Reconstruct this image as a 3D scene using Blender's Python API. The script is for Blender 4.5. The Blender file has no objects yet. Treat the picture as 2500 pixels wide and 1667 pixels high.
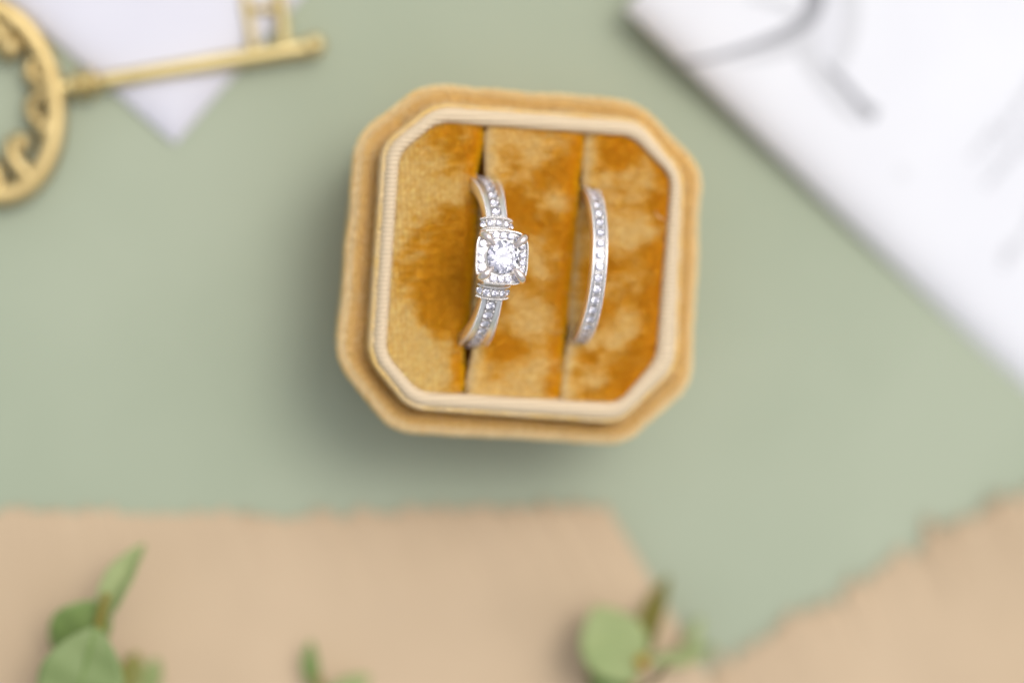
import bpy, bmesh, math, random
import numpy as np
from mathutils import Vector, Matrix, noise

random.seed(7)
rng = np.random.default_rng(7)
sc = bpy.context.scene
COL = sc.collection
MM = 0.001
R = math.radians

# ------------------------------------------------------------------ camera
# all building below is in millimetres, table top at z = 0
FOCAL, SENSOR, DIST = 85.0, 36.0, 300.0
AX, AY = R(7.5), R(2.0)
CTR = Vector((0, 0, 30))
CDIR = Vector((-math.sin(AX), math.sin(AY), math.cos(AX))).normalized()
CAM = CTR + CDIR * DIST
_z = CDIR
_x = Vector((0, 1, 0)).cross(_z).normalized()
_y = _z.cross(_x)
cam_d = bpy.data.cameras.new('camera')
cam = bpy.data.objects.new('camera', cam_d)
COL.objects.link(cam)
cam.matrix_world = Matrix(((_x.x, _y.x, _z.x, CAM.x * MM), (_x.y, _y.y, _z.y, CAM.y * MM),
                           (_x.z, _y.z, _z.z, CAM.z * MM), (0, 0, 0, 1)))
cam_d.lens, cam_d.sensor_width = FOCAL, SENSOR
cam_d.clip_start, cam_d.clip_end = 0.005, 50
cam_d.dof.use_dof = True
cam_d.dof.focus_distance = 0.2922
cam_d.dof.aperture_fstop = 3.3
sc.camera = cam


def P(u, v, z):
    """where the sight line of photo point (u, v) meets the height z"""
    d = (_x * ((u - 1250) / 2500 * SENSOR / FOCAL) - _y * ((v - 833.5) / 2500 * SENSOR / FOCAL) - _z)
    return CAM + d * ((z - CAM.z) / d.z)


# ------------------------------------------------------------------ light
SUN_EL, SUN_AZ = R(67), R(52)          # azimuth from +x towards +y: light comes from the upper right
world = bpy.data.worlds.new('World')
sc.world = world
world.use_nodes = True
wn = world.node_tree
bg = wn.nodes['Background']
sky = wn.nodes.new('ShaderNodeTexSky')
sky.sky_type = 'NISHITA'
sky.sun_disc = False
sky.sun_elevation = SUN_EL
sky.sun_rotation = R(90) - SUN_AZ
sky.air_density, sky.dust_density, sky.ozone_density = 1.0, 4.0, 1.0
hsv = wn.nodes.new('ShaderNodeHueSaturation')
hsv.inputs['Saturation'].default_value = 0.28
wn.links.new(sky.outputs['Color'], hsv.inputs['Color'])
wn.links.new(hsv.outputs['Color'], bg.inputs['Color'])
bg.inputs['Strength'].default_value = 0.15
sun_d = bpy.data.lights.new('sun', 'SUN')
sun_d.energy, sun_d.angle, sun_d.color = 0.72, R(24), (1.0, 0.965, 0.92)
sun = bpy.data.objects.new('sun', sun_d)
COL.objects.link(sun)
sd = Vector((math.cos(SUN_EL) * math.cos(SUN_AZ), math.cos(SUN_EL) * math.sin(SUN_AZ), math.sin(SUN_EL)))
sun.rotation_euler = sd.to_track_quat('Z', 'Y').to_euler()
sun.location = sd * 2
vs = sc.view_settings
vs.view_transform, vs.look, vs.gamma, vs.exposure = 'Standard', 'None', 1.0, 0.2
vs.use_curve_mapping = False
cy = sc.cycles
cy.max_bounces, cy.transmission_bounces, cy.glossy_bounces, cy.diffuse_bounces = 20, 16, 6, 4
cy.transparent_max_bounces = 8
cy.use_denoising = True
sc.cycles_curves.shape = 'RIBBONS'


# ------------------------------------------------------------------ materials
def mat(name, color, rough=0.6, metal=0.0, **kw):
    m = bpy.data.materials.new(name)
    m.use_nodes = True
    b = m.node_tree.nodes['Principled BSDF']
    b.inputs['Base Color'].default_value = (*color, 1)
    b.inputs['Roughness'].default_value = rough
    b.inputs['Metallic'].default_value = metal
    for k, v in kw.items():
        b.inputs[k.replace('_', ' ')].default_value = v
    return m


def mottle(m, c1, c2, scale, detail=4, lo=0.35, hi=0.65, stretch=(1, 1, 1), bump=0.0, bump_scale=None, bump_d=0.0001):
    """two colours of the same stuff mixed by noise, plus fine relief"""
    nt = m.node_tree
    b = nt.nodes['Principled BSDF']
    tc = nt.nodes.new('ShaderNodeTexCoord')
    mp = nt.nodes.new('ShaderNodeMapping')
    mp.inputs['Scale'].default_value = stretch
    nt.links.new(tc.outputs['Object'], mp.inputs['Vector'])
    n = nt.nodes.new('ShaderNodeTexNoise')
    n.inputs['Scale'].default_value = scale
    n.inputs['Detail'].default_value = detail
    nt.links.new(mp.outputs['Vector'], n.inputs['Vector'])
    r = nt.nodes.new('ShaderNodeValToRGB')
    r.color_ramp.elements[0].position, r.color_ramp.elements[1].position = lo, hi
    r.color_ramp.elements[0].color, r.color_ramp.elements[1].color = (*c1, 1), (*c2, 1)
    nt.links.new(n.outputs['Fac'], r.inputs['Fac'])
    nt.links.new(r.outputs['Color'], b.inputs['Base Color'])
    if bump:
        n2 = nt.nodes.new('ShaderNodeTexNoise')
        n2.inputs['Scale'].default_value = bump_scale or scale * 6
        n2.inputs['Detail'].default_value = 3
        nt.links.new(mp.outputs['Vector'], n2.inputs['Vector'])
        bp = nt.nodes.new('ShaderNodeBump')
        bp.inputs['Strength'].default_value = bump
        bp.inputs['Distance'].default_value = bump_d
        nt.links.new(n2.outputs['Fac'], bp.inputs['Height'])
        nt.links.new(bp.outputs['Normal'], b.inputs['Normal'])
    return m


M = {}
M['green'] = mottle(mat('sage_card', (0.4, 0.45, 0.3), 0.75), (0.334, 0.378, 0.268), (0.374, 0.414, 0.300), 22, bump=0.15, bump_scale=900)
M['white'] = mottle(mat('white_paper', (0.8, 0.8, 0.8), 0.7), (0.735, 0.735, 0.76), (0.76, 0.76, 0.78), 60, bump=0.12, bump_scale=1200)
M['card'] = mottle(mat('lavender_white_paper', (0.66, 0.65, 0.71), 0.7), (0.65, 0.64, 0.70), (0.675, 0.665, 0.72), 60, bump=0.12, bump_scale=1200)
M['kraft'] = mottle(mat('kraft_paper', (0.5, 0.35, 0.2), 0.85), (0.485, 0.362, 0.232), (0.55, 0.415, 0.272), 24, stretch=(1, 1, 1), bump=0.25, bump_scale=800)
M['ink'] = mat('grey_ink', (0.30, 0.30, 0.315), 0.6)
M['wash'] = mat('pale_grey_ink', (0.60, 0.60, 0.615), 0.6)
M['brass'] = mottle(mat('satin_brass', (0.7, 0.5, 0.2), 0.48, 1.0), (0.60, 0.48, 0.215), (0.70, 0.57, 0.28), 120, bump=0.15, bump_scale=700)
M['brass_shaded'] = mottle(mat('shaded_brass', (0.5, 0.36, 0.15), 0.5, 1.0), (0.50, 0.375, 0.165), (0.64, 0.50, 0.24), 160, bump=0.2, bump_scale=700)  # bow and scrolls: same brass, its darker reflections put into the colour
M['gold'] = mat('white_gold', (0.87, 0.845, 0.82), 0.30, 0.90)
M['bright'] = mat('polished_gold', (0.93, 0.89, 0.87), 0.12, 1.0)
M['claw'] = mat('claw_gold', (0.90, 0.77, 0.71), 0.14, 1.0)
M['velvet_ground'] = mat('velvet_ground', (0.72, 0.38, 0.015), 0.9)
M['rim_weave'] = mat('velvet_weave', (0.73, 0.575, 0.38), 0.9)


def ribs(m, period, depth, axis):
    nt = m.node_tree
    b = nt.nodes['Principled BSDF']
    tc = nt.nodes.new('ShaderNodeTexCoord')
    w = nt.nodes.new('ShaderNodeTexWave')
    w.bands_direction = axis
    w.inputs['Scale'].default_value = 0.314 / (period * MM)
    w.inputs['Distortion'].default_value = 1.2
    w.inputs['Detail'].default_value = 2
    w.inputs['Detail Scale'].default_value = 0.5
    bp = nt.nodes.new('ShaderNodeBump')
    bp.inputs['Strength'].default_value = 0.8
    bp.inputs['Distance'].default_value = depth * MM
    nt.links.new(tc.outputs['Object'], w.inputs['Vector'])
    nt.links.new(w.outputs['Fac'], bp.inputs['Height'])
    nt.links.new(bp.outputs['Normal'], b.inputs['Normal'])


ribs(M['rim_weave'], 0.55, 0.17, 'Y')
M['box_ground'] = mat('velvet_side', (0.66, 0.42, 0.13), 0.9)
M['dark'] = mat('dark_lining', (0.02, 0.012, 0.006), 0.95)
M['leaf'] = mottle(mat('leaf_green', (0.1, 0.2, 0.05), 0.65), (0.165, 0.25, 0.06), (0.215, 0.30, 0.095), 90)
M['leaf_pale'] = mottle(mat('leaf_pale', (0.1, 0.2, 0.05), 0.65), (0.25, 0.31, 0.115), (0.31, 0.36, 0.15), 90)
M['leaf_grey'] = mottle(mat('leaf_grey', (0.1, 0.2, 0.05), 0.6), (0.185, 0.25, 0.085), (0.235, 0.29, 0.115), 90)
M['leaf_olive'] = mottle(mat('leaf_olive', (0.1, 0.2, 0.05), 0.5), (0.14, 0.15, 0.008), (0.22, 0.2, 0.04), 90)
M['stem'] = mat('stem_bark', (0.24, 0.19, 0.03), 0.6)
M['node'] = mat('stem_amber', (0.42, 0.24, 0.01), 0.5)
M['twig'] = mat('dry_twig', (0.22, 0.17, 0.08), 0.7)


def glass_mat():
    m = bpy.data.materials.new('diamond')
    m.use_nodes = True
    nt = m.node_tree
    nt.nodes.remove(nt.nodes['Principled BSDF'])
    g = nt.nodes.new('ShaderNodeBsdfGlass')
    g.inputs['IOR'].default_value = 2.42
    g.inputs['Roughness'].default_value = 0.0
    g.inputs['Color'].default_value = (0.93, 0.925, 0.95, 1)
    nt.links.new(g.outputs[0], nt.nodes['Material Output'].inputs['Surface'])
    return m


M['diamond'] = glass_mat()


def pile_mat(name):
    m = bpy.data.materials.new(name)
    m.use_nodes = True
    nt = m.node_tree
    b = nt.nodes['Principled BSDF']
    a = nt.nodes.new('ShaderNodeAttribute')
    a.attribute_name = 'tint'
    nt.links.new(a.outputs['Color'], b.inputs['Base Color'])
    b.inputs['Roughness'].default_value = 0.55
    b.inputs['Specular IOR Level'].default_value = 0.35
    return m


M['pile'] = pile_mat('velvet_pile')


# ------------------------------------------------------------------ object helpers
def tag(o, label=None, cat=None, group=None, kind=None):
    for k, v in (('label', label), ('category', cat), ('group', group), ('kind', kind)):
        if v:
            o[k] = v
    return o


def thing(name, label, cat, loc=(0, 0, 0), group=None):
    o = bpy.data.objects.new(name, None)
    o.empty_display_size = 0.005
    COL.objects.link(o)
    o.location = Vector(loc) * MM
    return tag(o, label, cat, group)


class MB:
    """collects one mesh, in millimetres"""
    def __init__(s):
        s.v, s.f = [], []

    def add(s, verts, faces):
        n = len(s.v)
        s.v += [tuple(v) for v in verts]
        s.f += [tuple(i + n for i in f) for f in faces]

    def loft(s, rings, closed=True, cap0=False, cap1=False):
        n = len(rings[0])
        vs_, fs = [p for r in rings for p in r], []
        for i in range(len(rings) - 1):
            for j in range(n if closed else n - 1):
                k = (j + 1) % n
                fs.append((i * n + j, i * n + k, (i + 1) * n + k, (i + 1) * n + j))
        if cap0:
            fs.append(tuple(reversed(range(n))))
        if cap1:
            fs.append(tuple((len(rings) - 1) * n + j for j in range(n)))
        s.add(vs_, fs)

    def tube(s, pts, rads, n=10, flat=1.0):
        """tapered tube along pts; flat squeezes it in z"""
        pts = [Vector(p) for p in pts]
        if not hasattr(rads, '__len__'):
            rads = [rads] * len(pts)
        rings = []
        up = Vector((0, 0, 1))
        for i, p in enumerate(pts):
            t = (pts[min(i + 1, len(pts) - 1)] - pts[max(i - 1, 0)]).normalized()
            a = t.cross(up)
            if a.length < 0.05:
                a = t.cross(Vector((1, 0, 0)))
            a.normalize()
            b = a.cross(t)
            rings.append([p + a * (rads[i] * math.cos(q)) + b * (rads[i] * flat * math.sin(q))
                          for q in (2 * math.pi * k / n for k in range(n))])
        s.loft(rings, True, True, True)

    def ball(s, c, r, nu=7, nv=4, sz=1.0):
        c = Vector(c)
        vs_ = [c + Vector((0, 0, r * sz))]
        for i in range(1, nv):
            a = math.pi * i / nv
            for j in range(nu):
                q = 2 * math.pi * j / nu
                vs_.append(c + Vector((r * math.sin(a) * math.cos(q), r * math.sin(a) * math.sin(q), r * sz * math.cos(a))))
        vs_.append(c - Vector((0, 0, r * sz)))
        fs = [(0, 1 + j, 1 + (j + 1) % nu) for j in range(nu)]
        for i in range(nv - 2):
            for j in range(nu):
                a, b = 1 + i * nu + j, 1 + i * nu + (j + 1) % nu
                fs.append((a, a + nu, b + nu, b))
        k = 1 + (nv - 2) * nu
        fs += [(k + j, len(vs_) - 1, k + (j + 1) % nu) for j in range(nu)]
        s.add(vs_, fs)

    def build(s, name, m, parent=None, origin=(0, 0, 0), smooth=True):
        o_ = Vector(origin)
        me = bpy.data.meshes.new(name)
        me.from_pydata([((v[0] - o_.x) * MM, (v[1] - o_.y) * MM, (v[2] - o_.z) * MM) for v in s.v], [], s.f)
        bm = bmesh.new()
        bm.from_mesh(me)
        bmesh.ops.recalc_face_normals(bm, faces=bm.faces)
        bm.to_mesh(me)
        bm.free()
        me.polygons.foreach_set('use_smooth', [smooth] * len(me.polygons))
        me.materials.append(m)
        ob = bpy.data.objects.new(name, me)
        COL.objects.link(ob)
        if parent:
            ob.parent = parent
        else:
            ob.location = o_ * MM
        return ob


def catmull(pts, n=8):
    pts = [Vector(p) for p in pts]
    out = []
    for i in range(len(pts) - 1):
        p0, p1, p2, p3 = pts[max(i - 1, 0)], pts[i], pts[i + 1], pts[min(i + 2, len(pts) - 1)]
        for k in range(n):
            t = k / n
            out.append(0.5 * ((2 * p1) + (p2 - p0) * t + (2 * p0 - 5 * p1 + 4 * p2 - p3) * t * t + (3 * p1 - p0 - 3 * p2 + p3) * t ** 3))
    out.append(pts[-1])
    return out


def lerp_list(vals, n):
    return [float(x) for x in np.interp(np.linspace(0, len(vals) - 1, n), range(len(vals)), vals)]


def stone_mesh(name):
    """a round brilliant of radius 1 mm, girdle at z = 0"""
    c = lambda r, a, z: (r * math.cos(R(a)), r * math.sin(R(a)), z)
    k = math.cos(R(22.5))
    v = [c(0.56, 45 * i, 0.30) for i in range(8)]
    v += [c(0.80, 45 * i + 22.5, 0.30 * (1 - 0.80 * k) / 0.44) for i in range(8)]
    v += [c(1, 22.5 * i, 0.02) for i in range(16)] + [c(1, 22.5 * i, -0.02) for i in range(16)]
    v += [c(0.26, 45 * i + 22.5, -0.86 * (1 - 0.26 * k)) for i in range(8)] + [(0, 0, -0.86)]
    T, K, G, H, L, C = 0, 8, 16, 32, 48, 56
    f = [tuple(range(8))]
    for i in range(8):
        j, p = (i + 1) % 8, (i - 1) % 8
        g0, g1, g2 = 2 * i, 2 * i + 1, (2 * i + 2) % 16
        f += [(T + i, K + i, T + j), (T + i, K + p, G + g0, K + i), (K + i, G + g0, G + g1), (K + i, G + g1, G + g2)]
        f += [(G + g0, H + g0, H + g1, G + g1), (G + g1, H + g1, H + g2, G + g2)]
        f += [(L + i, H + g1, H + g0), (L + i, H + g2, H + g1), (C, L + i, H + g0, L + p)]
    me = bpy.data.meshes.new(name)
    me.from_pydata([tuple(x * MM for x in q) for q in v], [], f)
    bm = bmesh.new()
    bm.from_mesh(me)
    bmesh.ops.recalc_face_normals(bm, faces=bm.faces)
    bm.to_mesh(me)
    bm.free()
    me.materials.append(M['diamond'])
    return me


STONE = stone_mesh('round_brilliant')


def put_stone(name, parent, pos, normal, rad, spin=0.0):
    o = bpy.data.objects.new(name, STONE)
    COL.objects.link(o)
    o.parent = parent
    q = Vector(normal).to_track_quat('Z', 'Y').to_matrix() @ Matrix.Rotation(spin, 3, 'Z')
    o.matrix_local = Matrix.Translation(Vector(pos) * MM) @ q.to_4x4() @ Matrix.Scale(rad, 4)
    return o


def pile(name, parent, src, density, length, rad, lean, tint):
    """velvet pile: real fibres standing on the mesh of src (same local space as parent)"""
    me = src.data
    me.calc_loop_triangles()
    nv = len(me.vertices)
    co = np.empty(nv * 3); me.vertices.foreach_get('co', co); co = co.reshape(-1, 3) / MM
    no = np.empty(nv * 3); me.vertex_normals.foreach_get('vector', no); no = no.reshape(-1, 3)
    tri = np.empty(len(me.loop_triangles) * 3, dtype=np.int64)
    me.loop_triangles.foreach_get('vertices', tri)
    tri = tri.reshape(-1, 3)
    a, b, c = co[tri[:, 0]], co[tri[:, 1]], co[tri[:, 2]]
    area = np.linalg.norm(np.cross(b - a, c - a), axis=1) / 2
    n = int(area.sum() * density)
    ti = rng.choice(len(tri), n, p=area / area.sum())
    r1, r2 = np.sqrt(rng.random(n)), rng.random(n)
    w = np.stack([1 - r1, r1 * (1 - r2), r1 * r2], 1)[:, :, None]
    pos = (co[tri[ti]] * w).sum(1)
    nor = (no[tri[ti]] * w).sum(1)
    nor /= np.linalg.norm(nor, axis=1)[:, None]
    keep, ln, tn = lean(pos, nor)
    pos, nor, ln, tn = pos[keep], nor[keep], ln[keep], tn[keep]
    n = len(pos)
    d = nor + ln + rng.normal(0, 0.09, (n, 3))
    d /= np.linalg.norm(d, axis=1)[:, None]
    L = (length * (0.8 + 0.4 * rng.random(n)))[:, None]
    d0 = nor * 0.6 + d * 0.4
    pts = np.stack([pos - nor * 0.02, pos + d0 * L * 0.45, pos + d0 * L * 0.45 + d * L * 0.55], 1)
    col = tint(pos, nor, tn)
    cu = bpy.data.hair_curves.new(name)
    cu.add_curves([3] * n)
    cu.attributes['position'].data.foreach_set('vector', (pts * MM).astype(np.float32).ravel())
    at = cu.attributes.get('radius') or cu.attributes.new('radius', 'FLOAT', 'POINT')
    rr = np.tile(np.array([1.0, 0.9, 0.45]) * rad * MM, n).astype(np.float32)
    at.data.foreach_set('value', rr)
    ta = cu.attributes.new('tint', 'FLOAT_COLOR', 'CURVE')
    ta.data.foreach_set('color', np.concatenate([col, np.ones((n, 1))], 1).astype(np.float32).ravel())
    cu.materials.append(M['pile'])
    o = bpy.data.objects.new(name, cu)
    COL.objects.link(o)
    o.parent = parent
    return tag(o, kind='stuff')


def vnoise(p, s, seed=0.0, octv=3):
    return np.array([noise.fractal(Vector((q[0] * s + seed, q[1] * s - seed, q[2] * s * 0.5 + seed)), 0.7, 2.0, octv) for q in p])


# ------------------------------------------------------------------ the setting
m = MB()
m.add([(-900, -900, 0), (900, -900, 0), (900, 900, 0), (-900, 900, 0)], [(0, 1, 2, 3)])
tag(m.build('tabletop', M['green'], smooth=False), kind='structure')

# ------------------------------------------------------------------ white card under the key
def sheet_grid(c0, ea, eb, la, lb, na, nb, zf, thick):
    """paper sheet: corner c0, unit edges ea, eb, sizes la, lb; zf(a, b) is the height of its face"""
    ga = [la * (0.5 - 0.5 * math.cos(math.pi * i / na)) for i in range(na + 1)]
    gb = [lb * (0.5 - 0.5 * math.cos(math.pi * i / nb)) for i in range(nb + 1)]
    top = [[Vector((c0.x + ea.x * a + eb.x * b, c0.y + ea.y * a + eb.y * b, zf(a, b))) for b in gb] for a in ga]
    mb = MB()
    fl = [p for r_ in top for p in r_]
    n1 = nb + 1
    fs = [(i * n1 + j, (i + 1) * n1 + j, (i + 1) * n1 + j + 1, i * n1 + j + 1) for i in range(na) for j in range(nb)]
    k = len(fl)
    low = [p - Vector((0, 0, thick)) for p in fl]
    fs2 = [tuple(q + k for q in reversed(f)) for f in fs]
    edge = [i * n1 for i in range(na + 1)] + [na * n1 + j for j in range(1, n1)] + \
           [i * n1 + nb for i in range(na - 1, -1, -1)] + [j for j in range(nb - 1, 0, -1)]
    sk = [(edge[i], edge[(i + 1) % len(edge)], edge[(i + 1) % len(edge)] + k, edge[i] + k) for i in range(len(edge))]
    mb.add(fl + low, fs + fs2 + sk)
    return mb


c0 = P(428, 352, 0.8)
ea = P(60, 40, 0.8) - c0; ea.z = 0; ea.normalize()
eb = Vector((ea.y, -ea.x, 0))
if eb.x < 0:
    eb = -eb


def card_z(a, b):
    d = min(a, b)
    return 0.5 + 1.3 * (1 - math.exp(-d / 1.8)) + 0.5 * math.sin(a * 0.06) * math.sin(b * 0.05 + 0.6)


mb = sheet_grid(c0, ea, eb, 110, 75, 60, 50, card_z, 0.4)
tag(mb.build('blank_card', M['card'], origin=c0), 'blank white card lying beneath the shank of the brass key', 'card')

# ------------------------------------------------------------------ printed invitation, its corner lifted
i0 = P(1531, 20, 7.2)
i1 = P(2500, 941, 1.2)
ia = i1 - i0; ia.z = 0
ia_len = ia.length; ia.normalize()
ib = Vector((-ia.y, ia.x, 0))


def inv_z(a, b):
    t = max(0.0, 1 - a / ia_len)
    lift = 0.7 + 6.0 * t ** 1.6
    db, da = max(b, 0.0), max(a, 0.0)
    roll = 2.1 * (1 - math.exp(-db / 1.7)) + 0.5 * (1 - math.exp(-da / 1.2))
    return lift + roll - 1.35 + 0.35 * math.sin(b * 0.07) + 0.02 * b


mb = sheet_grid(i0, ia, ib, 150, 90, 70, 60, inv_z, 0.6)
inv = thing('printed_card', 'large white card printed with a grey ink flourish, one corner lifted off the green surface', 'card', i0)
mb.build('paper', M['white'], inv, i0)


# solid wedge added beneath it to deepen the shadow along its edge
bot = MB()
src = sheet_grid(i0 + ia * 1.6 + ib * 1.6, ia, ib, 146, 86, 40, 30, lambda a, b: max(0.35, inv_z(a + 1.6, b + 1.6) - 1.1), 0.0)
nv_ = len(src.v) // 2
src.v = src.v[:nv_] + [(x, y, 0.05) for x, y, z in src.v[nv_:]]
src.build('shadow_wedge', M['white'], inv, i0)


def on_card(u, v, lift=0.06):
    z = 4.0
    for _ in range(6):
        p = P(u, v, z)
        d = p - i0
        z = inv_z(d.x * ia.x + d.y * ia.y, d.x * ib.x + d.y * ib.y)
    return P(u, v, z + lift)


def stroke(pts, widths, material, name):
    lift = {'grey_ink': 0.09, 'pale_grey_ink': 0.07}.get(material.name, 0.05)
    pp = catmull([Vector((*q, 0)) for q in pts], 8)
    ww = lerp_list(widths, len(pp))
    L_, R_ = [], []
    for i, p in enumerate(pp):
        t = (pp[min(i + 1, len(pp) - 1)] - pp[max(i - 1, 0)]).normalized()
        n_ = Vector((-t.y, t.x, 0)) * ww[i] / 2
        row = [on_card(*(p + n_ * q)[:2], lift) for q in (-1, -0.5, 0, 0.5, 1)]
        L_.append(row)
    mb = MB()
    mb.loft(L_, closed=False)
    return mb.build(name, material, inv, i0)


stroke([(1654, 153), (1700, 149), (1747, 140), (1830, 116), (1902, 89), (1961, 58), (1985, 22), (1992, -25)], [8, 11, 14, 20, 27, 34, 46, 54], M['ink'], 'ink_flourish')
stroke([(2012, 150), (2030, 176), (2050, 194), (2080, 228), (2104, 257), (2120, 271), (2130, 280), (2138, 286)], [3, 13, 20, 21, 24, 32, 36, 20], M['ink'], 'ink_flourish')
stroke([(2078, -20), (2081, 40), (2072, 100), (2052, 152), (2034, 184)], [40, 38, 34, 28, 14], M['wash'], 'ink_flourish')
stroke([(1958, 60), (1966, 115), (1990, 170), (2025, 222), (2062, 268), (2100, 300)], [70, 60, 46, 34, 26, 14], M['wash'], 'ink_flourish')
stroke([(1790, 152), (1850, 142), (1905, 126), (1962, 100)], [8, 22, 36, 44], M['wash'], 'ink_flourish')
stroke([(1826, 0), (1880, 8), (1930, 28), (1965, 44)], [12, 20, 30, 30], M['wash'], 'ink_flourish')


M['faint'] = mat('faint_wash', (0.66, 0.66, 0.685), 0.6)
stroke([(2028, -20), (2030, 60), (2028, 120), (2036, 165), (2048, 200)], [90, 92, 84, 50, 16], M['faint'], 'ink_flourish')
stroke([(2052, 214), (2078, 262), (2112, 300)], [10, 36, 20], M['faint'], 'ink_flourish')
M['text'] = mat('text_ink', (0.46, 0.46, 0.48), 0.6)


def text_row(p, q, n, h, material):
    """one row of small printing, too far out of focus to read: short pen marks side by side"""
    mb = MB()
    p, q = Vector((*p, 0)), Vector((*q, 0))
    t = (q - p).normalized()
    nn = Vector((-t.y, t.x, 0))
    for i in range(n):
        a = p.lerp(q, (i + 0.5) / n)
        hh = h * random.choice((0.55, 0.6, 1.0))
        w = (q - p).length / n * 0.28
        s = [a - t * w, a + t * w, a + t * w + nn * hh, a - t * w + nn * hh]
        mb.add([on_card(x.x, x.y) for x in s], [(0, 1, 2, 3)])
    return mb.build('text_row', material, inv, i0, smooth=False)


text_row((2436, 352), (2560, 170), 12, -28, M['text'])
text_row((2375, 395), (2440, 310), 5, -26, M['text'])
text_row((2410, 462), (2560, 290), 12, -30, M['text'])
text_row((2452, 662), (2580, 470), 11, -30, M['text'])
mb = MB()
cc = [on_card(2203 + 17 * math.cos(q * 0.524), 423 + 17 * math.sin(q * 0.524)) for q in range(12)]
mb.add(cc, [tuple(range(12))])
mb.build('ink_dot', mat('faint_ink', (0.68, 0.68, 0.70), 0.6), inv, i0)

# ------------------------------------------------------------------ kraft sheets with torn edges
def kraft(name, label, edge, far, zf, rows, amp, seed, grow=1.0):
    """edge / far: matching polylines of photo points; the torn side is edge"""
    n = len(edge)
    N = 420
    def samp(pl, f):
        x = f * (len(pl) - 1); i = min(int(x), len(pl) - 2); t = x - i
        return Vector((*pl[i], 0)).lerp(Vector((*pl[i + 1], 0)), t)
    grid = []
    for i in range(N + 1):
        f = i / N
        e, g = samp(edge, f), samp(far, f)
        d = (e - g).normalized()
        j = noise.fractal(Vector((i * 0.07, seed, 0)), 0.9, 2.0, 3) * amp + abs(noise.noise(Vector((i * 0.24, seed + 9, 0)))) * amp * 1.5
        e = e + d * j
        grid.append([P(*(e.lerp(g, (r / rows) ** 1.5))[:2], 0) for r in range(rows + 1)])
    o = P(*edge[n // 2], 0)
    for i, r_ in enumerate(grid):
        for k, p in enumerate(r_):
            p.z = zf(p, k / rows, i / N)
    mb = MB()
    mb.loft(grid, closed=False)
    ob = mb.build(name, M['kraft'], origin=o)
    so = ob.modifiers.new('thickness', 'SOLIDIFY')
    so.thickness, so.offset = 0.35 * MM, -1
    return tag(ob, label, 'paper sheet')


eL = [(u, v + 14) for u, v in [(-80, 1232), (0, 1236), (60, 1230), (120, 1240), (200, 1238), (290, 1230), (420, 1248), (560, 1240), (650, 1253), (760, 1244), (880, 1240), (1000, 1234), (1100, 1228), (1200, 1228), (1300, 1226), (1400, 1220), (1478, 1218)]]
fL = [(-80 + (2130 + 80) * i / 16, 2350) for i in range(17)]
zL = lambda p, k, f: 0.4 + 2.2 * max(0, f - 0.75) * 4 * (0.4 + k) + 2.4 * (0.5 + 0.5 * noise.noise(Vector((p.x * 0.07, p.y * 0.05, 3.0)))) * min(1, 3 * k)
kraft('kraft_sheet', 'brown kraft paper sheet under the green leaves, its torn top edge facing the ring box', eL, fL, zL, 40, 24, 1.0)
eR = [(1700, 1690), (1739, 1656), (1861, 1560), (1989, 1489), (2116, 1412), (2269, 1312), (2397, 1250), (2500, 1203), (2600, 1150)]
fR = [(1980, 2300), (2060, 2300), (2180, 2280), (2300, 2260), (2420, 2230), (2550, 2180), (2680, 2120), (2820, 2050), (2960, 1980)]
zR = lambda p, k, f: 0.45 + 2.4 * (0.5 + 0.5 * noise.noise(Vector((p.x * 0.07, p.y * 0.05, 9.0)))) * min(1, 3 * k)
kraft('kraft_sheet', 'bare brown kraft paper sheet with a slanting feathery torn edge and nothing lying on it', eR, fR, zR, 36, 40, 5.0)

# ------------------------------------------------------------------ brass key
KZ = 2.4
key = thing('skeleton_key', 'ornate satin brass skeleton key with an oval scrolled bow resting on a white card', 'key', P(231, 202, 0))
KO = P(231, 202, 0)
kc = P(-22, 247, KZ)
s2 = (P(1000, 500, KZ) - P(900, 500, KZ)).length / 100    # mm per photo pixel at the key
rot = R(8.75)
mb = MB()
rings = []
for i in range(72):
    q = 2 * math.pi * i / 72
    ring = []
    A_, B_ = 176 * s2 - 1.5, 253 * s2 - 1.5
    e = Vector((A_ * math.cos(q), B_ * math.sin(q), 0))
    nrm = Vector((math.cos(q) / A_, math.sin(q) / B_, 0)).normalized()
    for k in range(14):
        w = 2 * math.pi * k / 14
        cx, cz = math.cos(w), math.sin(w)
        ring.append(e + nrm * (1.5 * math.copysign(abs(cx) ** 0.75, cx)) + Vector((0, 0, 1.5 * math.copysign(abs(cz) ** 0.8, cz))))
    ring = [Matrix.Rotation(rot, 3, 'Z') @ p + kc for p in ring]
    rings.append(ring)
rings.append(rings[0])
mb.loft(rings)
mb.build('bow', M['brass_shaded'], key, KO)


def scroll(pts, rad, name='scroll'):
    pp = catmull([P(u, v, KZ + 0.1) for u, v in pts], 6)
    mb = MB()
    mb.tube(pp, [r_ * 0.88 for r_ in lerp_list(rad, len(pp))], 10, 1.1)
    mb.ball(pp[-1], rad[-1] * 1.35, 12, 8)
    mb.build(name, M['brass_shaded'], key, KO)


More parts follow.
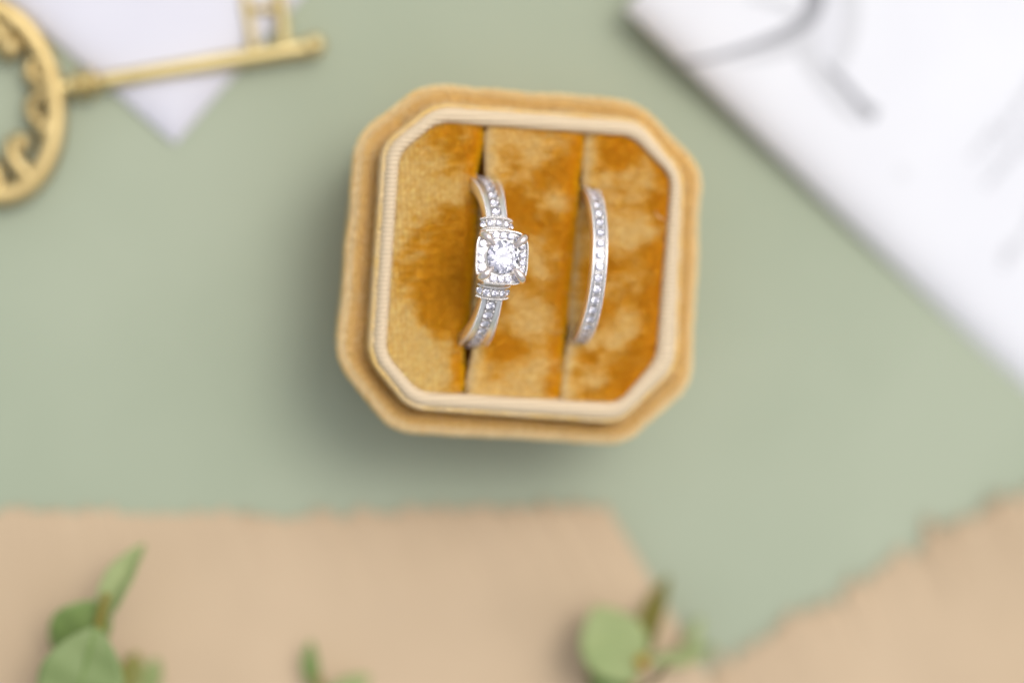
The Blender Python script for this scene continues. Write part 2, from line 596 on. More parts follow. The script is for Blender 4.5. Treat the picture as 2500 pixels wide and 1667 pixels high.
scroll([(116, 205), (88, 196), (72, 178), (76, 154), (92, 150), (98, 164)], [1.3, 1.2, 1.0, 0.8, 0.7, 0.8])
scroll([(116, 225), (92, 236), (76, 256), (80, 284), (98, 300), (108, 312)], [1.3, 1.2, 1.0, 0.9, 0.9, 1.1])
scroll([(70, 432), (48, 408), (30, 380), (28, 352), (42, 338), (50, 350)], [1.5, 1.4, 1.2, 1.0, 0.9, 1.1])
scroll([(64, 60), (30, 62), (8, 78), (14, 106), (24, 118)], [1.2, 1.2, 1.1, 1.0, 1.3])
scroll([(-10, 470), (-8, 440), (-26, 400), (-50, 390)], [1.6, 1.5, 1.3, 1.2])
scroll([(-40, 20), (-20, 60), (0, 92), (6, 112)], [1.5, 1.4, 1.2, 1.0])
ka = P(150, 214, KZ); kb = P(231, 202, KZ); kt = P(766, 114, KZ)
ax = (kt - kb).normalized()
mb = MB()
prof = [(-1.0, 1.25), (0.2, 1.2), (0.8, 1.05), (1.4, 1.1), (1.6, 1.7), (2.1, 2.1), (2.6, 1.7), (2.8, 0.95), (3.1, 0.95), (3.3, 1.75), (3.8, 2.2), (4.3, 1.75), (4.55, 1.1)]
st = kb - ax * 4.2
mb.tube([st + ax * a for a, _ in prof], [r_ for _, r_ in prof], 20)
mb.build('collar', M['brass'], key, KO)
mb = MB()
n_ = 20
mb.tube([kb.lerp(kt, i / n_) for i in range(n_ + 1)], [1.06 + 0.16 * i / n_ for i in range(n_ + 1)], 20)
mb.build('shank', M['brass'], key, KO)
mb = MB()
mb.ball(kt + Vector((0.05, 0.12, 0.25)), 1.55, 18, 12)
mb.build('tip', M['brass'], key, KO)
bit = MB()
bit.tube(catmull([P(620, 132, KZ - 0.1), P(612, 80, KZ - 0.3), P(601, 20, KZ - 0.3), P(590, -60, KZ - 0.3)], 4), 0.62, 10, 1.5)
bit.tube(catmull([P(694, 118, KZ - 0.1), P(692, 70, KZ - 0.2), P(686, 20, KZ - 0.2), P(678, -60, KZ - 0.2)], 4), 0.78, 10, 1.4)
bit.build('bit', M['brass'], key, KO)
for yy, zz in ((22, -0.7), (-70, -0.3)):
    mb = MB()
    mb.tube([P(600 + (22 - yy) * -0.1, yy + 2, KZ + zz), P(645, yy, KZ + zz), P(690, yy - 3, KZ + zz)], [0.75, 0.65, 0.75], 10, 1.2)
    mb.build('crossbar', M['brass'], key, KO)

# ------------------------------------------------------------------ ring box
ZR, ZL, ZC = 30.0, 25.2, 28.9       # rim top, ledge, cushion top
OUT = [(876, 331), (1037, 208), (1559, 249), (1712, 410), (1687, 945), (1523, 1083), (966, 1050), (826, 879)]
RO = [(939, 356), (1065, 256), (1562, 295), (1666, 425), (1651, 896), (1513, 1029), (1004, 993), (905, 873)]
RI = [(976, 376), (1070, 299), (1541, 334), (1637, 432), (1600, 876), (1508, 983), (1022, 955), (943, 863)]


def fillet(poly, rad, n=7):
    out = []
    k = len(poly)
    for i in range(k):
        p, a, b = poly[i], poly[i - 1], poly[(i + 1) % k]
        d1, d2 = (a - p).normalized(), (b - p).normalized()
        for j in range(n):
            t = j / (n - 1)
            out.append((p + d1 * rad * (1 - t)).lerp(p + d2 * rad * t, t) if False else
                       (p + d1 * rad) * (1 - t) ** 2 + p * 2 * t * (1 - t) + (p + d2 * rad) * t * t)
    return out


def densify(loop, step=0.7):
    out = []
    k = len(loop)
    for i in range(k):
        a, b = loop[i], loop[(i + 1) % k]
        m_ = max(1, int(round((b - a).length / step)))
        out += [a.lerp(b, j / m_) for j in range(m_)]
    return out


pO = [P(u, v, ZL + 0.2) for u, v in OUT]
pRO = [P(u, v, ZR - 0.9) for u, v in RO]
pRI = [P(u, v, ZR - 0.9) for u, v in RI]
BO = sum(pO, Vector()) / 8
BO.z = 0
fO, fRO, fRI = fillet(pO, 2.6), fillet(pRO, 2.0), fillet(pRI, 1.6)
# same count of points on each outline, denser along the sides
cnt = [max(1, int(round((fO[(i + 1) % len(fO)] - fO[i]).length / 0.8))) for i in range(len(fO))]


def dens(loop):
    return [loop[i].lerp(loop[(i + 1) % len(loop)], j / cnt[i]) for i in range(len(loop)) for j in range(cnt[i])]


lO, lRO, lRI = dens(fO), dens(fRO), dens(fRI)
bc = sum(lO, Vector()) / len(lO)


def inset(loop, d, z):
    out = []
    k = len(loop)
    for i, p in enumerate(loop):
        t = (loop[(i + 1) % k] - loop[i - 1])
        n_ = Vector((t.y, -t.x, 0)).normalized()
        if n_.dot(Vector((bc.x - p.x, bc.y - p.y, 0))) < 0:
            n_ = -n_
        q = p + n_ * (d + 0.22 * noise.noise(Vector((p.x * 0.22, p.y * 0.22, z * 0.05))))
        out.append(Vector((q.x, q.y, z)))
    return out


box = thing('ring_box', 'open octagonal mustard velvet ring box holding two diamond rings', 'ring box', BO)
mb = MB()
lv = [(3.0, 0.0), (2.5, 0.3), (2.1, 1.0), (1.9, 3), (1.35, 12), (0.6, 20), (0.0, ZL - 1.5), (0.05, ZL - 0.8), (0.3, ZL - 0.2), (0.8, ZL + 0.1), (1.3, ZL - 0.05), (2.0, ZL - 0.35), (3.2, ZL - 0.4)]
mb.loft([inset(lO, d + 0.5, z) for d, z in lv], True, True, False)
body = mb.build('body', M['box_ground'], box, BO)
mb = MB()
rr = []
for z, t in ((ZL - 1.0, 0.02), (ZL + 1, 0.03), (ZR - 2.0, 0.03), (ZR - 1.3, 0.05), (ZR - 0.8, 0.10), (ZR - 0.4, 0.20), (ZR - 0.1, 0.37), (ZR, 0.53), (ZR - 0.1, 0.75), (ZR - 0.4, 0.91), (ZR - 0.9, 0.98), (ZR - 1.6, 1.01), (ZR - 8, 1.01)):
    ring = [a.lerp(b, t) for a, b in zip(lRO, lRI)]
    rr.append([Vector((p.x, p.y, z)) for p in ring])
mb.loft(rr)
rim = mb.build('rim', M['rim_weave'], box, BO)
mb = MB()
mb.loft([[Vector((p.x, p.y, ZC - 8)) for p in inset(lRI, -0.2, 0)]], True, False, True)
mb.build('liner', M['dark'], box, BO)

# slot lines, seen at the cushion height
S1a, S1b = P(1184, 300, ZC - 1), P(1134, 968, ZC - 1)
S2a, S2b = P(1428, 330, ZC - 1), P(1366, 978, ZC - 1)


def x_on(a, b, y):
    return a.x + (b.x - a.x) * (y - a.y) / (b.y - a.y)


octo = [Vector((p.x, p.y, 0)) for p in fillet(pRI, 1.6)]


def oct_x(y):
    xs = []
    for i in range(len(octo)):
        a, b = octo[i], octo[(i + 1) % len(octo)]
        if (a.y - y) * (b.y - y) <= 0 and abs(a.y - b.y) > 1e-6:
            xs.append(a.x + (b.x - a.x) * (y - a.y) / (b.y - a.y))
    return (min(xs), max(xs)) if xs else None


def seg_d(p, a, b):
    ab = b - a
    t = max(0, min(1, (p - a).dot(ab) / ab.dot(ab)))
    return (p - a - ab * t).length


def sm(x):
    x = max(0.0, min(1.0, x))
    return x * x * (3 - 2 * x)


def push(y, ring, side):
    """how far a ring presses the edge of the cushion beside it"""
    c, half, wl, wr = ring
    e = sm(1 - abs(abs(y - c) - (half - 1.1)) / 2.3)
    return e * (wl if side < 0 else wr)


ymin, ymax = min(p.y for p in octo), max(p.y for p in octo)
RING1 = dict(c=P(1164, 640, ZC), half=10.6)
RING2 = dict(c=P(1434, 646, ZC), half=9.5)
r1p = (RING1['c'].y, 10.2, 0.5, 1.0)
r2p = (RING2['c'].y, 9.2, 0.0, 0.4)


def gap(k, y):
    """half the slot's opening: it gapes just beyond the ends of each ring and closes elsewhere"""
    c, h = (RING1['c'].y, 10.6) if k == 1 else (RING2['c'].y, 9.6)
    e = math.exp(-((abs(y - c) - h - 0.8) / 2.2) ** 2)
    return (0.24 + 0.42 * e if k == 1 else 0.12 + 0.26 * e) + 0.06 * noise.noise(Vector((y * 0.3, k * 5.0, 0)))




def cushion(k):
    NR, NC = 84, 34
    rows = []
    for i in range(NR + 1):
        t = 0.5 - 0.5 * math.cos(math.pi * i / NR)
        y = ymin + 0.03 + (ymax - ymin - 0.06) * (0.35 * i / NR + 0.65 * t)
        lo, hi = oct_x(y)
        if k > 0:
            lo = max(lo, (x_on(S1a, S1b, y) + gap(1, y) + push(y, r1p, 1)) if k == 1 else (x_on(S2a, S2b, y) + gap(2, y) + push(y, r2p, 1)))
        if k < 2:
            hi = min(hi, (x_on(S1a, S1b, y) - gap(1, y) - push(y, r1p, -1)) if k == 0 else (x_on(S2a, S2b, y) - gap(2, y) - push(y, r2p, -1)))
        rows.append((y, lo, hi))
    rows = [r_ for r_ in rows if r_[2] - r_[1] > 0.4]
    grid = []
    for y, lo, hi in rows:
        row = []
        for j in range(NC + 1):
            s = 0.5 - 0.5 * math.cos(math.pi * j / NC)
            x = lo + (hi - lo) * s
            p = Vector((x, y, 0))
            dslot = 99
            if k > 0:
                dslot = min(dslot, x - lo)
            if k < 2:
                dslot = min(dslot, hi - x)
            dr = min(seg_d(p, octo[q], octo[(q + 1) % len(octo)]) for q in range(len(octo)))
            def drop(d, r_):
                return r_ - math.sqrt(max(0, r_ * r_ - (r_ - d) ** 2)) if d < r_ else 0
            z = ZC - drop(dslot, 1.9) - 0.25 * drop(dr, 1.6)
            z += 0.10 * noise.noise(Vector((x * 0.25, y * 0.25, k * 7.0)))
            row.append(Vector((x, y, z)))
        row = [Vector((row[0].x, y, ZC - 7))] + row + [Vector((row[-1].x, y, ZC - 7))]
        grid.append(row)
    grid = [[Vector((p.x, p.y, ZC - 7)) for p in grid[0]]] + grid + [[Vector((p.x, p.y, ZC - 7)) for p in grid[-1]]]
    mb = MB()
    mb.loft(grid, closed=False)
    return mb.build('cushion', M['velvet_ground'], box, BO)


LIGHT = np.array((0.95, 0.71, 0.29))
DEEP = np.array((0.97, 0.57, 0.012))
GRIN = np.array((0.95, 0.77, 0.46))
# where the pile stands up (deep) or lies flat (pale): photo points, radius in mm, weight
NAP = [(965, 560, 2.6, 0.5), (955, 760, 2.8, 0.6), (1150, 560, 1.6, -0.5), (1130, 900, 1.0, -0.5), (1175, 370, 1.0, -0.5), (1090, 690, 4.2, -0.9), (1120, 600, 2.6, -0.5), (1060, 720, 2.5, -0.3), (1080, 800, 1.6, -0.3), (1110, 460, 2.0, 0.5), (1010, 450, 3.5, 0.5), (1060, 900, 3.5, 0.6), (990, 840, 3.0, 0.5),
       (1250, 480, 2.4, -0.6), (1290, 540, 2.2, -0.5), (1390, 420, 1.8, -0.8), (1385, 560, 2.2, -0.8), (1370, 720, 2.0, -0.6), (1230, 850, 2.2, -0.6), (1290, 640, 2.2, 0.5), (1310, 780, 2.6, 0.5), (1300, 920, 2.6, 0.5), (1290, 360, 2.2, 0.4), (1215, 740, 1.4, -0.3),
       (1500, 380, 1.8, -0.7), (1560, 395, 1.0, -0.3), (1600, 500, 1.6, -0.7), (1590, 620, 1.7, -0.9), (1585, 730, 1.7, -0.9), (1575, 850, 1.6, -0.9), (1530, 930, 1.8, -0.7), (1440, 870, 1.0, -0.5), (1500, 830, 1.4, 0.5), (1530, 560, 2.4, 0.6), (1450, 930, 1.4, 0.4), (1480, 760, 1.8, -0.2)]
NAPW = [(P(u, v, ZC) - BO, r_, w_) for u, v, r_, w_ in NAP]


def nap(seed, patch=0.3, below=ZC - 1.05):
    def lean(pos, nor):
        keep = pos[:, 2] + BO.z > below
        n1 = 0.5 * vnoise(pos, patch, seed, 2) + 0.26 * vnoise(pos * np.array((0.5, 1.7, 1.0)), patch * 4, seed + 5, 3) + 0.06
        for c, r_, w_ in NAPW:
            n1 += w_ * np.exp(-((pos[:, 0] - c.x) ** 2 + (pos[:, 1] - c.y) ** 2) / (r_ * r_))
        # the pile lies towards -x: it opens up on bends that face +x and shows its side on the others
        n1 += np.clip(-0.9 * nor[:, 0], -0.6, 0.6) * (0.75 + 0.9 * vnoise(pos, 0.9, seed + 11, 2))
        f = np.clip((n1 + 0.5) / 1.1, 0, 1)
        f = f * f * (3 - 2 * f)
        la = np.array((-0.25, 0.1, 0.0))       # standing
        lb = np.array((-0.85, -0.6, 0.0))      # brushed flat
        ln = la[None] * (1 - f[:, None]) + lb[None] * f[:, None]
        ln = ln - nor * (ln * nor).sum(1)[:, None]
        return keep, ln, f
    return lean


def tint(pos, nor, f):
    v = 0.9 + 0.2 * rng.random((len(pos), 1)) + 0.16 * vnoise(pos * np.array((0.7, 1.5, 1)), 1.5, 2.2, 2)[:, None]
    v += (0.17 * np.sin(pos[:, 0] * 2 * np.pi / 0.6 + pos[:, 1] * 0.4) * np.clip((-pos[:, 0] - 5) / 4, 0, 1))[:, None]     # woven rows
    g = np.clip(-1.2 * nor[:, 0:1] - 0.45, 0, 0.7)
    c = DEEP[None] * (1 - f[:, None]) + LIGHT[None] * f[:, None]  # light and dark of the nap put into the fibre colour too
    return np.clip((c * (1 - g) + GRIN[None] * g) * v, 0, 1)


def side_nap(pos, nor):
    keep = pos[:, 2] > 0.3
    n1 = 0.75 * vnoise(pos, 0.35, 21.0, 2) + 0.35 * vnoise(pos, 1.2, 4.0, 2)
    n1 = n1 - 0.6 * np.clip((nor[:, 2] - 0.9) / 0.08, 0, 1)      # nap and groove shade put into the colour of the ledge's flat
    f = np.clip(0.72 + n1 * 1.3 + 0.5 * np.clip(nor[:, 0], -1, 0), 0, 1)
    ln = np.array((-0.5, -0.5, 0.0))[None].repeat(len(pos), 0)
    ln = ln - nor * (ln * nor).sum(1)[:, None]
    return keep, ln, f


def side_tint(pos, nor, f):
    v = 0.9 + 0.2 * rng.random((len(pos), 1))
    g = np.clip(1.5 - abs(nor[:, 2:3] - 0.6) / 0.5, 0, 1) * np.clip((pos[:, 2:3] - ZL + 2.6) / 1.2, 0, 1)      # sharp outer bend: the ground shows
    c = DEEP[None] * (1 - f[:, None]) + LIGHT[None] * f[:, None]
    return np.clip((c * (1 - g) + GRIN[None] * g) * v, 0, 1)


for k in range(3):
    c_ = cushion(k)
    pile('velvet_pile', c_, c_, 125, 0.55, 0.023, nap(3.1 + 4 * k), tint)
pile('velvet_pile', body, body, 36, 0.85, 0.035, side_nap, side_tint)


def rim_nap(pos, nor):
    keep = (nor[:, 2] < 0.45) & (pos[:, 2] < ZR - 0.4) & ((nor[:, :2] * pos[:, :2]).sum(1) > 0)
    f = np.clip(0.55 + 0.8 * vnoise(pos, 0.4, 33.0, 2), 0, 1)
    ln = np.array((-0.5, -0.5, 0.0))[None].repeat(len(pos), 0)
    return keep, ln - nor * (ln * nor).sum(1)[:, None], f


pile('velvet_pile', rim, rim, 60, 0.42, 0.025, rim_nap, lambda p, n, f: (LIGHT[None] * (1 - f[:, None]) + GRIN[None] * f[:, None]) * (0.9 + 0.2 * rng.random((len(p), 1))))

# ------------------------------------------------------------------ rings
def ring_frame(c, tilt, spin):
    u = (S1a - S1b); u.z = 0; u.normalize()
    n_ = Vector((u.y, -u.x, 0))                    # the ring's axis, towards +x
    v = Vector((0, 0, 1)) * math.cos(tilt) + n_ * math.sin(tilt)
    n_ = u.cross(v)
    mt = Matrix((n_, u, v)).transposed() @ Matrix.Rotation(-spin, 3, 'X')
    return Matrix.Translation(c * MM) @ mt.to_4x4()


# local ring space: x = axis (across the band), y = along the slot, z = up; theta from +z towards +y
def pol(r_, th, x=0.0):
    return Vector((x, r_ * math.sin(th), r_ * math.cos(th)))


def rad(th):
    return Vector((0, math.sin(th), math.cos(th)))


def band_mesh(Ro, Ri, width, ch, depth, n=160):
    """plain shank with a stone channel: width(theta), channel half width ch(theta)"""
    rings = []
    for i in range(n):
        th = 2 * math.pi * i / n - math.pi
        w, c = width(th) / 2, ch(th)
        dp = depth(th)
        pf = [(-w + 0.35, Ri), (w - 0.35, Ri), (w - 0.08, Ri + 0.25), (w, Ri + 0.7), (w, Ro - 0.25), (w - 0.06, Ro - 0.06), (w - 0.24, Ro - 0.06),
              (w - 0.30, Ro - 0.14), (c + 0.06, Ro - 0.12), (c, Ro - 0.18), (c * 0.92, Ro - dp), (-c * 0.92, Ro - dp), (-c, Ro - 0.18), (-c - 0.06, Ro - 0.12), (-w + 0.30, Ro - 0.14), (-w + 0.24, Ro - 0.06),
              (-w + 0.06, Ro - 0.06), (-w, Ro - 0.25), (-w, Ri + 0.7), (-w + 0.08, Ri + 0.25)]
        rings.append([pol(r_, th, x) for x, r_ in pf])
    rings.append(rings[0])
    mb = MB()
    mb.loft(rings)
    return mb


def sharp(ob, ang=30):
    try:
        ob.data.set_sharp_from_angle(angle=R(ang))
    except Exception:
        pass
    return ob


# --- wedding band
wb = thing('wedding_band', 'slim white gold wedding band set with a single row of small round diamonds', 'ring')
W_R = 10.1
wb.matrix_world = ring_frame(P(1417, 649, ZC - 2.6) , R(4.4), R(0))
wf = lambda th: 2.0 - 0.35 * sm((abs(th) - 1.2) / 1.6)
band = sharp(band_mesh(W_R, W_R - 1.75, wf, lambda th: 0.56, lambda th: 0.55 if abs(th) < 1.75 else 0.14).build('band', M['gold'], wb))
st_ = R(8.2)
for i in range(-10, 11):
    th = i * st_
    put_stone('pave_diamond', wb, pol(W_R - 0.06, th), rad(th) + Vector((random.uniform(-.05, .05), random.uniform(-.05, .05), random.uniform(-.05, .05))), 0.52, random.random())
mg, bd = MB(), MB()
k_ = int(2 * R(100) * W_R / 0.25)
for i in range(k_ + 1):
    th = -R(100) + 2 * R(100) * i / k_
    for s in (-1, 1):
        mg.ball(pol(W_R - 0.04, th, s * (wf(th) / 2 - 0.15)), 0.125)
for i in range(-10, 10):
    th = (i + 0.5) * st_
    for s in (-1, 1):
        for e in (-0.017, 0.017):
            bd.ball(pol(W_R - 0.02, th + e, s * 0.40), 0.155, 8, 5)
tag(mg.build('milgrain', M['bright'], wb), kind='stuff')
tag(bd.build('bead_setting', M['bright'], wb), kind='stuff')

# --- engagement ring
er = thing('engagement_ring', 'white gold engagement ring with a large round diamond in a square halo', 'ring')
E_R = 10.7
er.matrix_world = ring_frame(P(1154, 640, ZC - 2.75), R(9.5), R(3.5))
ef = lambda th: 2.8 + 0.72 * sm((abs(th) - R(28)) / R(50)) - 1.2 * sm((abs(th) - 1.7) / 1.2)
eb_ = sharp(band_mesh(E_R, E_R - 1.7, ef, lambda th: 0.66, lambda th: 0.64 if R(18) < abs(th) < 1.75 else 0.14).build('band', M['gold'], er))
st_ = R(7.5)
mg, bd = MB(), MB()
for s0 in (-1, 1):
    for i in range(8):
        th = s0 * (R(33) + i * st_)
        put_stone('pave_diamond', er, pol(E_R - 0.02, th), rad(th) + Vector((random.uniform(-.05, .05), random.uniform(-.05, .05), 0)), 0.60, random.random())
        for s in (-1, 1):
            bd.ball(pol(E_R + 0.02, th - s0 * st_ / 2, s * 0.50), 0.18, 8, 5)
    k_ = int(R(72) * E_R / 0.26)
    for i in range(k_):
        th = s0 * (R(29) + R(72) * i / k_)
        for s in (-1, 1):
            mg.ball(pol(E_R - 0.04, th, s * (ef(th) / 2 - 0.15)), 0.13)

# shoulders: a stone-set collar on each side of the halo
for s0 in (-1, 1):
    thc = s0 * R(22.5)
    o_ = pol(E_R + 0.55, thc)
    nz, ny = rad(thc), Vector((0, math.cos(thc), -math.sin(thc)))
    W2, arc = 2.0, 0.95
    secs = []
    NS = 24
    for i in range(NS + 1):
        q = -1 + 2 * i / NS
        x = W2 * math.sin(q * 1.25) / math.sin(1.25)
        h = -arc * (1 - math.cos(q * 1.25)) / (1 - math.cos(1.25))
        up = Vector((math.sin(q * 0.8), 0, 0)) + nz * math.cos(q * 0.8)
        b_ = o_ + Vector((x, 0, 0)) + nz * h
        prof = [(-0.82, -1.5), (-0.92, -0.3), (-0.86, 0.0), (-0.62, 0.02), (-0.52, -0.1), (-0.46, -0.5), (0.46, -0.5), (0.52, -0.1), (0.62, 0.02), (0.86, 0.0), (0.92, -0.3), (0.82, -1.5)]
        secs.append([b_ + ny * a + up * c for a, c in prof])
    mb = MB()
    mb.loft(secs, True, True, True)
    col = sharp(mb.build('collar', M['gold'], er), 40)
    for i in range(5):
        q = (-0.82, -0.41, 0.0, 0.41, 0.82)[i]
        x = W2 * math.sin(q * 1.25) / math.sin(1.25)
        h = -arc * (1 - math.cos(q * 1.25)) / (1 - math.cos(1.25))
        up = Vector((math.sin(q * 0.8), 0, 0)) + nz * math.cos(q * 0.8)
        put_stone('accent_diamond', col, o_ + Vector((x, 0, 0)) + nz * h + up * 0.02, up, 0.43, random.random())
    for i in range(21):
        q = -0.97 + 1.94 * i / 20
        x = W2 * math.sin(q * 1.25) / math.sin(1.25)
        h = -arc * (1 - math.cos(q * 1.25)) / (1 - math.cos(1.25))
        up = Vector((math.sin(q * 0.8), 0, 0)) + nz * math.cos(q * 0.8)
        for s in (-1, 1):
            mg.ball(o_ + Vector((x, 0, 0)) + nz * h + ny * (s * 0.76) + up * 0.06, 0.115)
    for i in range(4):
        q = (-0.615, -0.205, 0.205, 0.615)[i]
        x = W2 * math.sin(q * 1.25) / math.sin(1.25)
        h = -arc * (1 - math.cos(q * 1.25)) / (1 - math.cos(1.25))
        for s in (-1, 1):
            bd.ball(o_ + Vector((x, s * 0.36, 0)) + nz * (h + 0.06), 0.13, 8, 5)

# head: cushion-shaped halo
HZ = E_R + 2.0        # height of the halo's face above the ring centre


def cush(q, half, e=3.2):
    c, s = math.cos(q), math.sin(q)
    r_ = half / (abs(c) ** e + abs(s) ** e) ** (1 / e)
    return Vector((r_ * c, r_ * s, 0))


mb = MB()
NQ = 96
rr = []
for half, h, e in ((1.3, -2.0, 2.2), (2.2, -1.75, 2.6), (2.75, -1.3, 3.0), (3.15, -0.6, 3.6), (3.3, -0.1, 3.8), (3.28, 0.0, 3.8), (3.12, 0.02, 3.8), (3.06, -0.06, 3.8), (3.02, -0.42, 3.8)):
    rr.append([cush(2 * math.pi * i / NQ, half, e) + Vector((0, 0, HZ + h)) for i in range(NQ)])
for r_, h in ((2.14, -0.42), (2.12, 0.0), (2.06, 0.02), (1.9, -0.3), (0.9, -1.4), (0.25, -1.9)):
    rr.append([Vector((r_ * math.cos(2 * math.pi * i / NQ), r_ * math.sin(2 * math.pi * i / NQ), HZ + h)) for i in range(NQ)])
mb.loft(rr, True, True, True)
halo = sharp(mb.build('halo', M['gold'], er), 40)
NH = 18
for i in range(NH):
    q = 2 * math.pi * (i + 0.5) / NH
    c_ = cush(q, 2.62, 3.4)
    put_stone('halo_diamond', halo, c_ + Vector((0, 0, HZ - 0.02)), Vector((0.12 * math.cos(q), 0.12 * math.sin(q), 1)), 0.46, random.random())
    q2 = 2 * math.pi * i / NH
    for k in (2.34, 2.92):
        c_ = cush(q2, k, 3.4)
        bd.ball(c_ + Vector((0, 0, HZ + 0.06)), 0.115, 8, 5)
for i in range(88):
    q = 2 * math.pi * i / 88
    mg.ball(cush(q, 3.2, 3.8) + Vector((0, 0, HZ + 0.03)), 0.115)
tag(mg.build('milgrain', M['bright'], er), kind='stuff')
tag(bd.build('bead_setting', M['bright'], er), kind='stuff')
put_stone('center_diamond', er, (0, 0, HZ + 0.42), (0, 0, 1), 2.02, 0.6)
for i in range(4):
    q = R(45 + 90 * i)
    d_ = Vector((math.cos(q), math.sin(q), 0))
    zv = Vector((0, 0, 1))
    pts = catmull([d_ * 2.6 + zv * (HZ - 1.4), d_ * 3.6 + zv * (HZ - 0.5), d_ * 3.65 + zv * (HZ + 0.35), d_ * 3.1 + zv * (HZ + 0.9), d_ * 2.2 + zv * (HZ + 0.85), d_ * 1.78 + zv * (HZ + 0.72)], 5)
    mb = MB()
    mb.tube(pts, lerp_list([0.34, 0.42, 0.50, 0.52, 0.34, 0.10], len(pts)), 12)
    mb.build('claw', M['claw'], er)

# ------------------------------------------------------------------ stray thread on the velvet
mb = MB()
mb.tube(catmull([P(1600, 518, ZC + 0.5), P(1606, 527, ZC + 0.9), P(1614, 533, ZC + 0.9), P(1622, 536, ZC + 0.6)], 6), 0.05, 6)
tag(mb.build('stray_thread', mat('pale_thread', (0.85, 0.68, 0.4), 0.6), origin=P(1606, 527, ZC)), 'tiny pale stray thread caught on the velvet near the box rim', 'thread')

# ------------------------------------------------------------------ leafy sprigs
def leaf(parent, org, base, tip, width, material, roll=0.0, fold=0.25, bow=0.15, shape=0.5, rib=False):
    """base, tip: points in mm; width in mm; roll turns the blade about its axis; shape is where it is widest"""
    base, tip = Vector(base), Vector(tip)
    ax_ = tip - base
    L = ax_.length
    t = ax_.normalized()
    side = t.cross(Vector((0, 0, 1))).normalized()
    side = Matrix.Rotation(roll, 3, t) @ side
    up = side.cross(t)
    grid, mid = [], []
    NL, NW = 18, 10
    for i in range(NL + 1):
        a = i / NL
        b = a ** (math.log(0.5) / math.log(shape))
        w = width / 2 * max(0.03, math.sin(math.pi * b) ** 0.75)
        c = base + t * (L * a) + up * (bow * L * math.sin(math.pi * a) * 0.6)
        mid.append(c + up * 0.12)
        grid.append([c + side * (w * s) + up * (fold * w * abs(s) ** 1.3 + 0.04 * w * math.sin(a * 17 + s * 2)) for s in (2 * j / NW - 1 for j in range(NW + 1))])
    mb = MB()
    mb.loft(grid, closed=False)
    ob = mb.build('leaf', material, parent, org)
    so = ob.modifiers.new('thickness', 'SOLIDIFY')
    so.thickness = 0.22 * MM
    if rib:
        mb = MB()
        mb.tube(mid, lerp_list([0.28, 0.16, 0.06], len(mid)), 8)
        r_ = mb.build('midrib', M['leaf_pale'] if rib == 2 else M['leaf'], ob, org)
    return ob


# left sprig
g = P(245, 1515, 12)
o_ = P(245, 1700, 0)
sp = thing('leaf_sprig', 'leafy sprig with a big grey-green leaf and visible midrib on brown kraft paper', 'sprig', o_)
mb = MB()
mb.tube(catmull([P(330, 1735, 4.2), P(308, 1712, 5.5), P(270, 1690, 7.5), P(238, 1660, 10)], 5), 0.4, 8)
mb.tube(catmull([P(350, 1715, 5), P(325, 1722, 5), P(300, 1708, 6)], 5), 0.35, 8)
mb.tube(catmull([P(162, 1590, 8), P(200, 1560, 10), P(240, 1530, 12)], 5), 0.4, 8)
mb.tube(catmull([P(240, 1880, 2.2), P(232, 1700, 9), P(236, 1600, 12), P(243, 1515, 13), P(262, 1450, 14)], 6), [0.75] * 6 + [0.7] * 6 + [0.65] * 6 + [0.55] * 7, 10)
mb.build('stem', M['stem'], sp, o_)
leaf(sp, o_, P(256, 1512, 13), P(352, 1326, 10), 4.6, M['leaf_pale'], R(-42), 0.5, 0.08, 0.42)
leaf(sp, o_, P(268, 1470, 12), P(128, 1580, 8), 7.6, M['leaf'], R(-12), 0.12, 0.12, 0.5)
leaf(sp, o_, P(236, 1528, 15), P(165, 1790, 13), 11.0, M['leaf_grey'], R(4), 0.15, 0.1, 0.5, rib=1)
leaf(sp, o_, P(160, 1585, 8), P(60, 1720, 5), 3.2, M['leaf_olive'], R(-55), 0.3, 0.05, 0.5)
leaf(sp, o_, P(300, 1700, 6), P(335, 1590, 4), 3.4, M['leaf_olive'], R(20), 0.25, 0.1, 0.5)
leaf(sp, o_, P(350, 1710, 5), P(385, 1605, 3), 3.2, M['leaf_pale'], R(-20), 0.25, 0.1, 0.5)

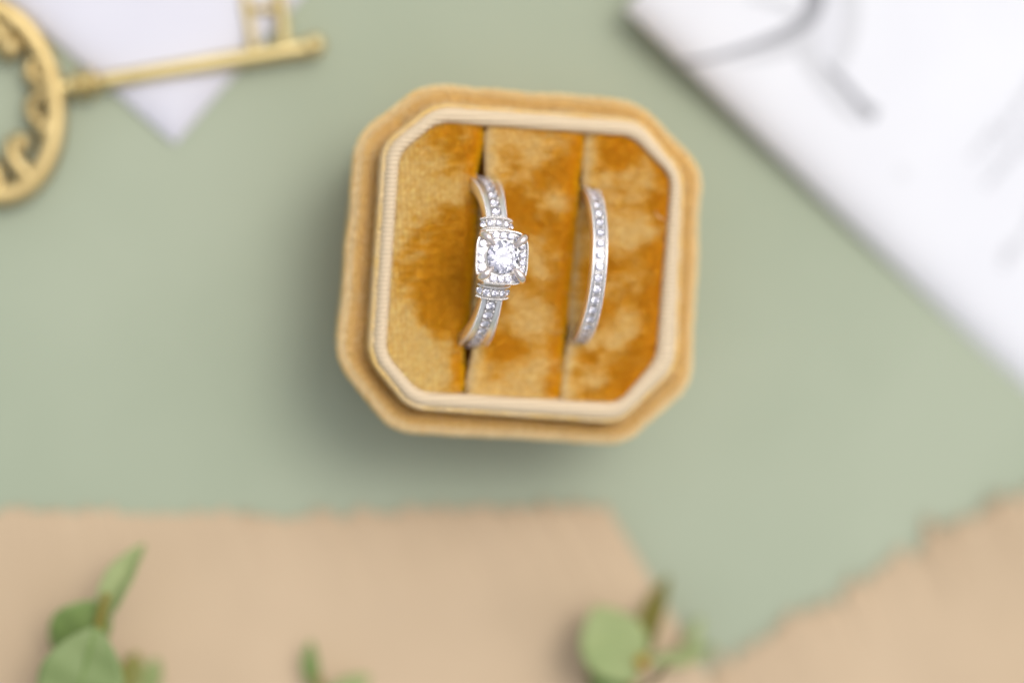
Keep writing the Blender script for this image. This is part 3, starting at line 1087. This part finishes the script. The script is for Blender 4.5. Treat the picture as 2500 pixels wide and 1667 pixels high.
# middle shoot
o_ = P(790, 1720, 0)
sp = thing('leaf_sprig', 'small green shoot poking up at the kraft paper between the two larger leafy sprigs', 'sprig', o_)
mb = MB()
mb.tube(catmull([P(840, 1830, 1.8), P(800, 1720, 4), P(772, 1650, 6)], 6), 0.5, 8)
mb.build('stem', M['stem'], sp, o_)
leaf(sp, o_, P(775, 1690, 5), P(758, 1562, 5), 2.6, M['leaf'], R(-35), 0.4, 0.1, 0.5)
leaf(sp, o_, P(790, 1700, 5), P(905, 1650, 4), 3.0, M['leaf_pale'], R(10), 0.2, 0.1, 0.5)

# right sprig
o_ = P(1560, 1700, 0)
sp = thing('leaf_sprig', 'leafy sprig with a round pale green leaf at the straight edge of the kraft paper', 'sprig', o_)
mb = MB()
mb.tube(catmull([P(1470, 1850, 2.2), P(1530, 1690, 8), P(1560, 1622, 10), P(1572, 1590, 10)], 6), [0.7] * 19, 10)
mb.build('stem', M['stem'], sp, o_)
mb = MB()
mb.ball(P(1566, 1616, 11), 0.95, 12, 8, 1.2)
mb.build('node', M['node'], sp, o_)
leaf(sp, o_, P(1540, 1670, 11), P(1452, 1478, 9), 9.4, M['leaf_pale'], R(8), 0.08, 0.08, 0.5)
leaf(sp, o_, P(1570, 1612, 9), P(1630, 1405, 4), 3.8, M['leaf_olive'], R(-55), 0.4, 0.05, 0.45)
leaf(sp, o_, P(1568, 1610, 10), P(1750, 1575, 5), 3.0, M['leaf_pale'], R(30), 0.3, 0.1, 0.5)
leaf(sp, o_, P(1668, 1588, 6), P(1712, 1505, 3), 2.0, M['leaf_pale'], R(20), 0.3, 0.1, 0.5)
leaf(sp, o_, P(1566, 1625, 9), P(1440, 1690, 7), 4.0, M['leaf'], R(-10), 0.2, 0.1, 0.5)
leaf(sp, o_, P(1430, 1635, 6), P(1500, 1690, 6), 2.0, M['leaf_olive'], R(20), 0.2, 0.1, 0.5)
mb = MB()
mb.tube(catmull([P(1532, 1690, 9), P(1548, 1690, 14), P(1590, 1664, 20), P(1603, 1655, 20.5), P(1612, 1648, 21), P(1630, 1626, 22), P(1646, 1617, 22)], 6), lerp_list([0.3, 0.3, 0.34, 0.4, 0.3, 0.12], 37), 8)
mb.build('tendril', M['twig'], sp, o_)
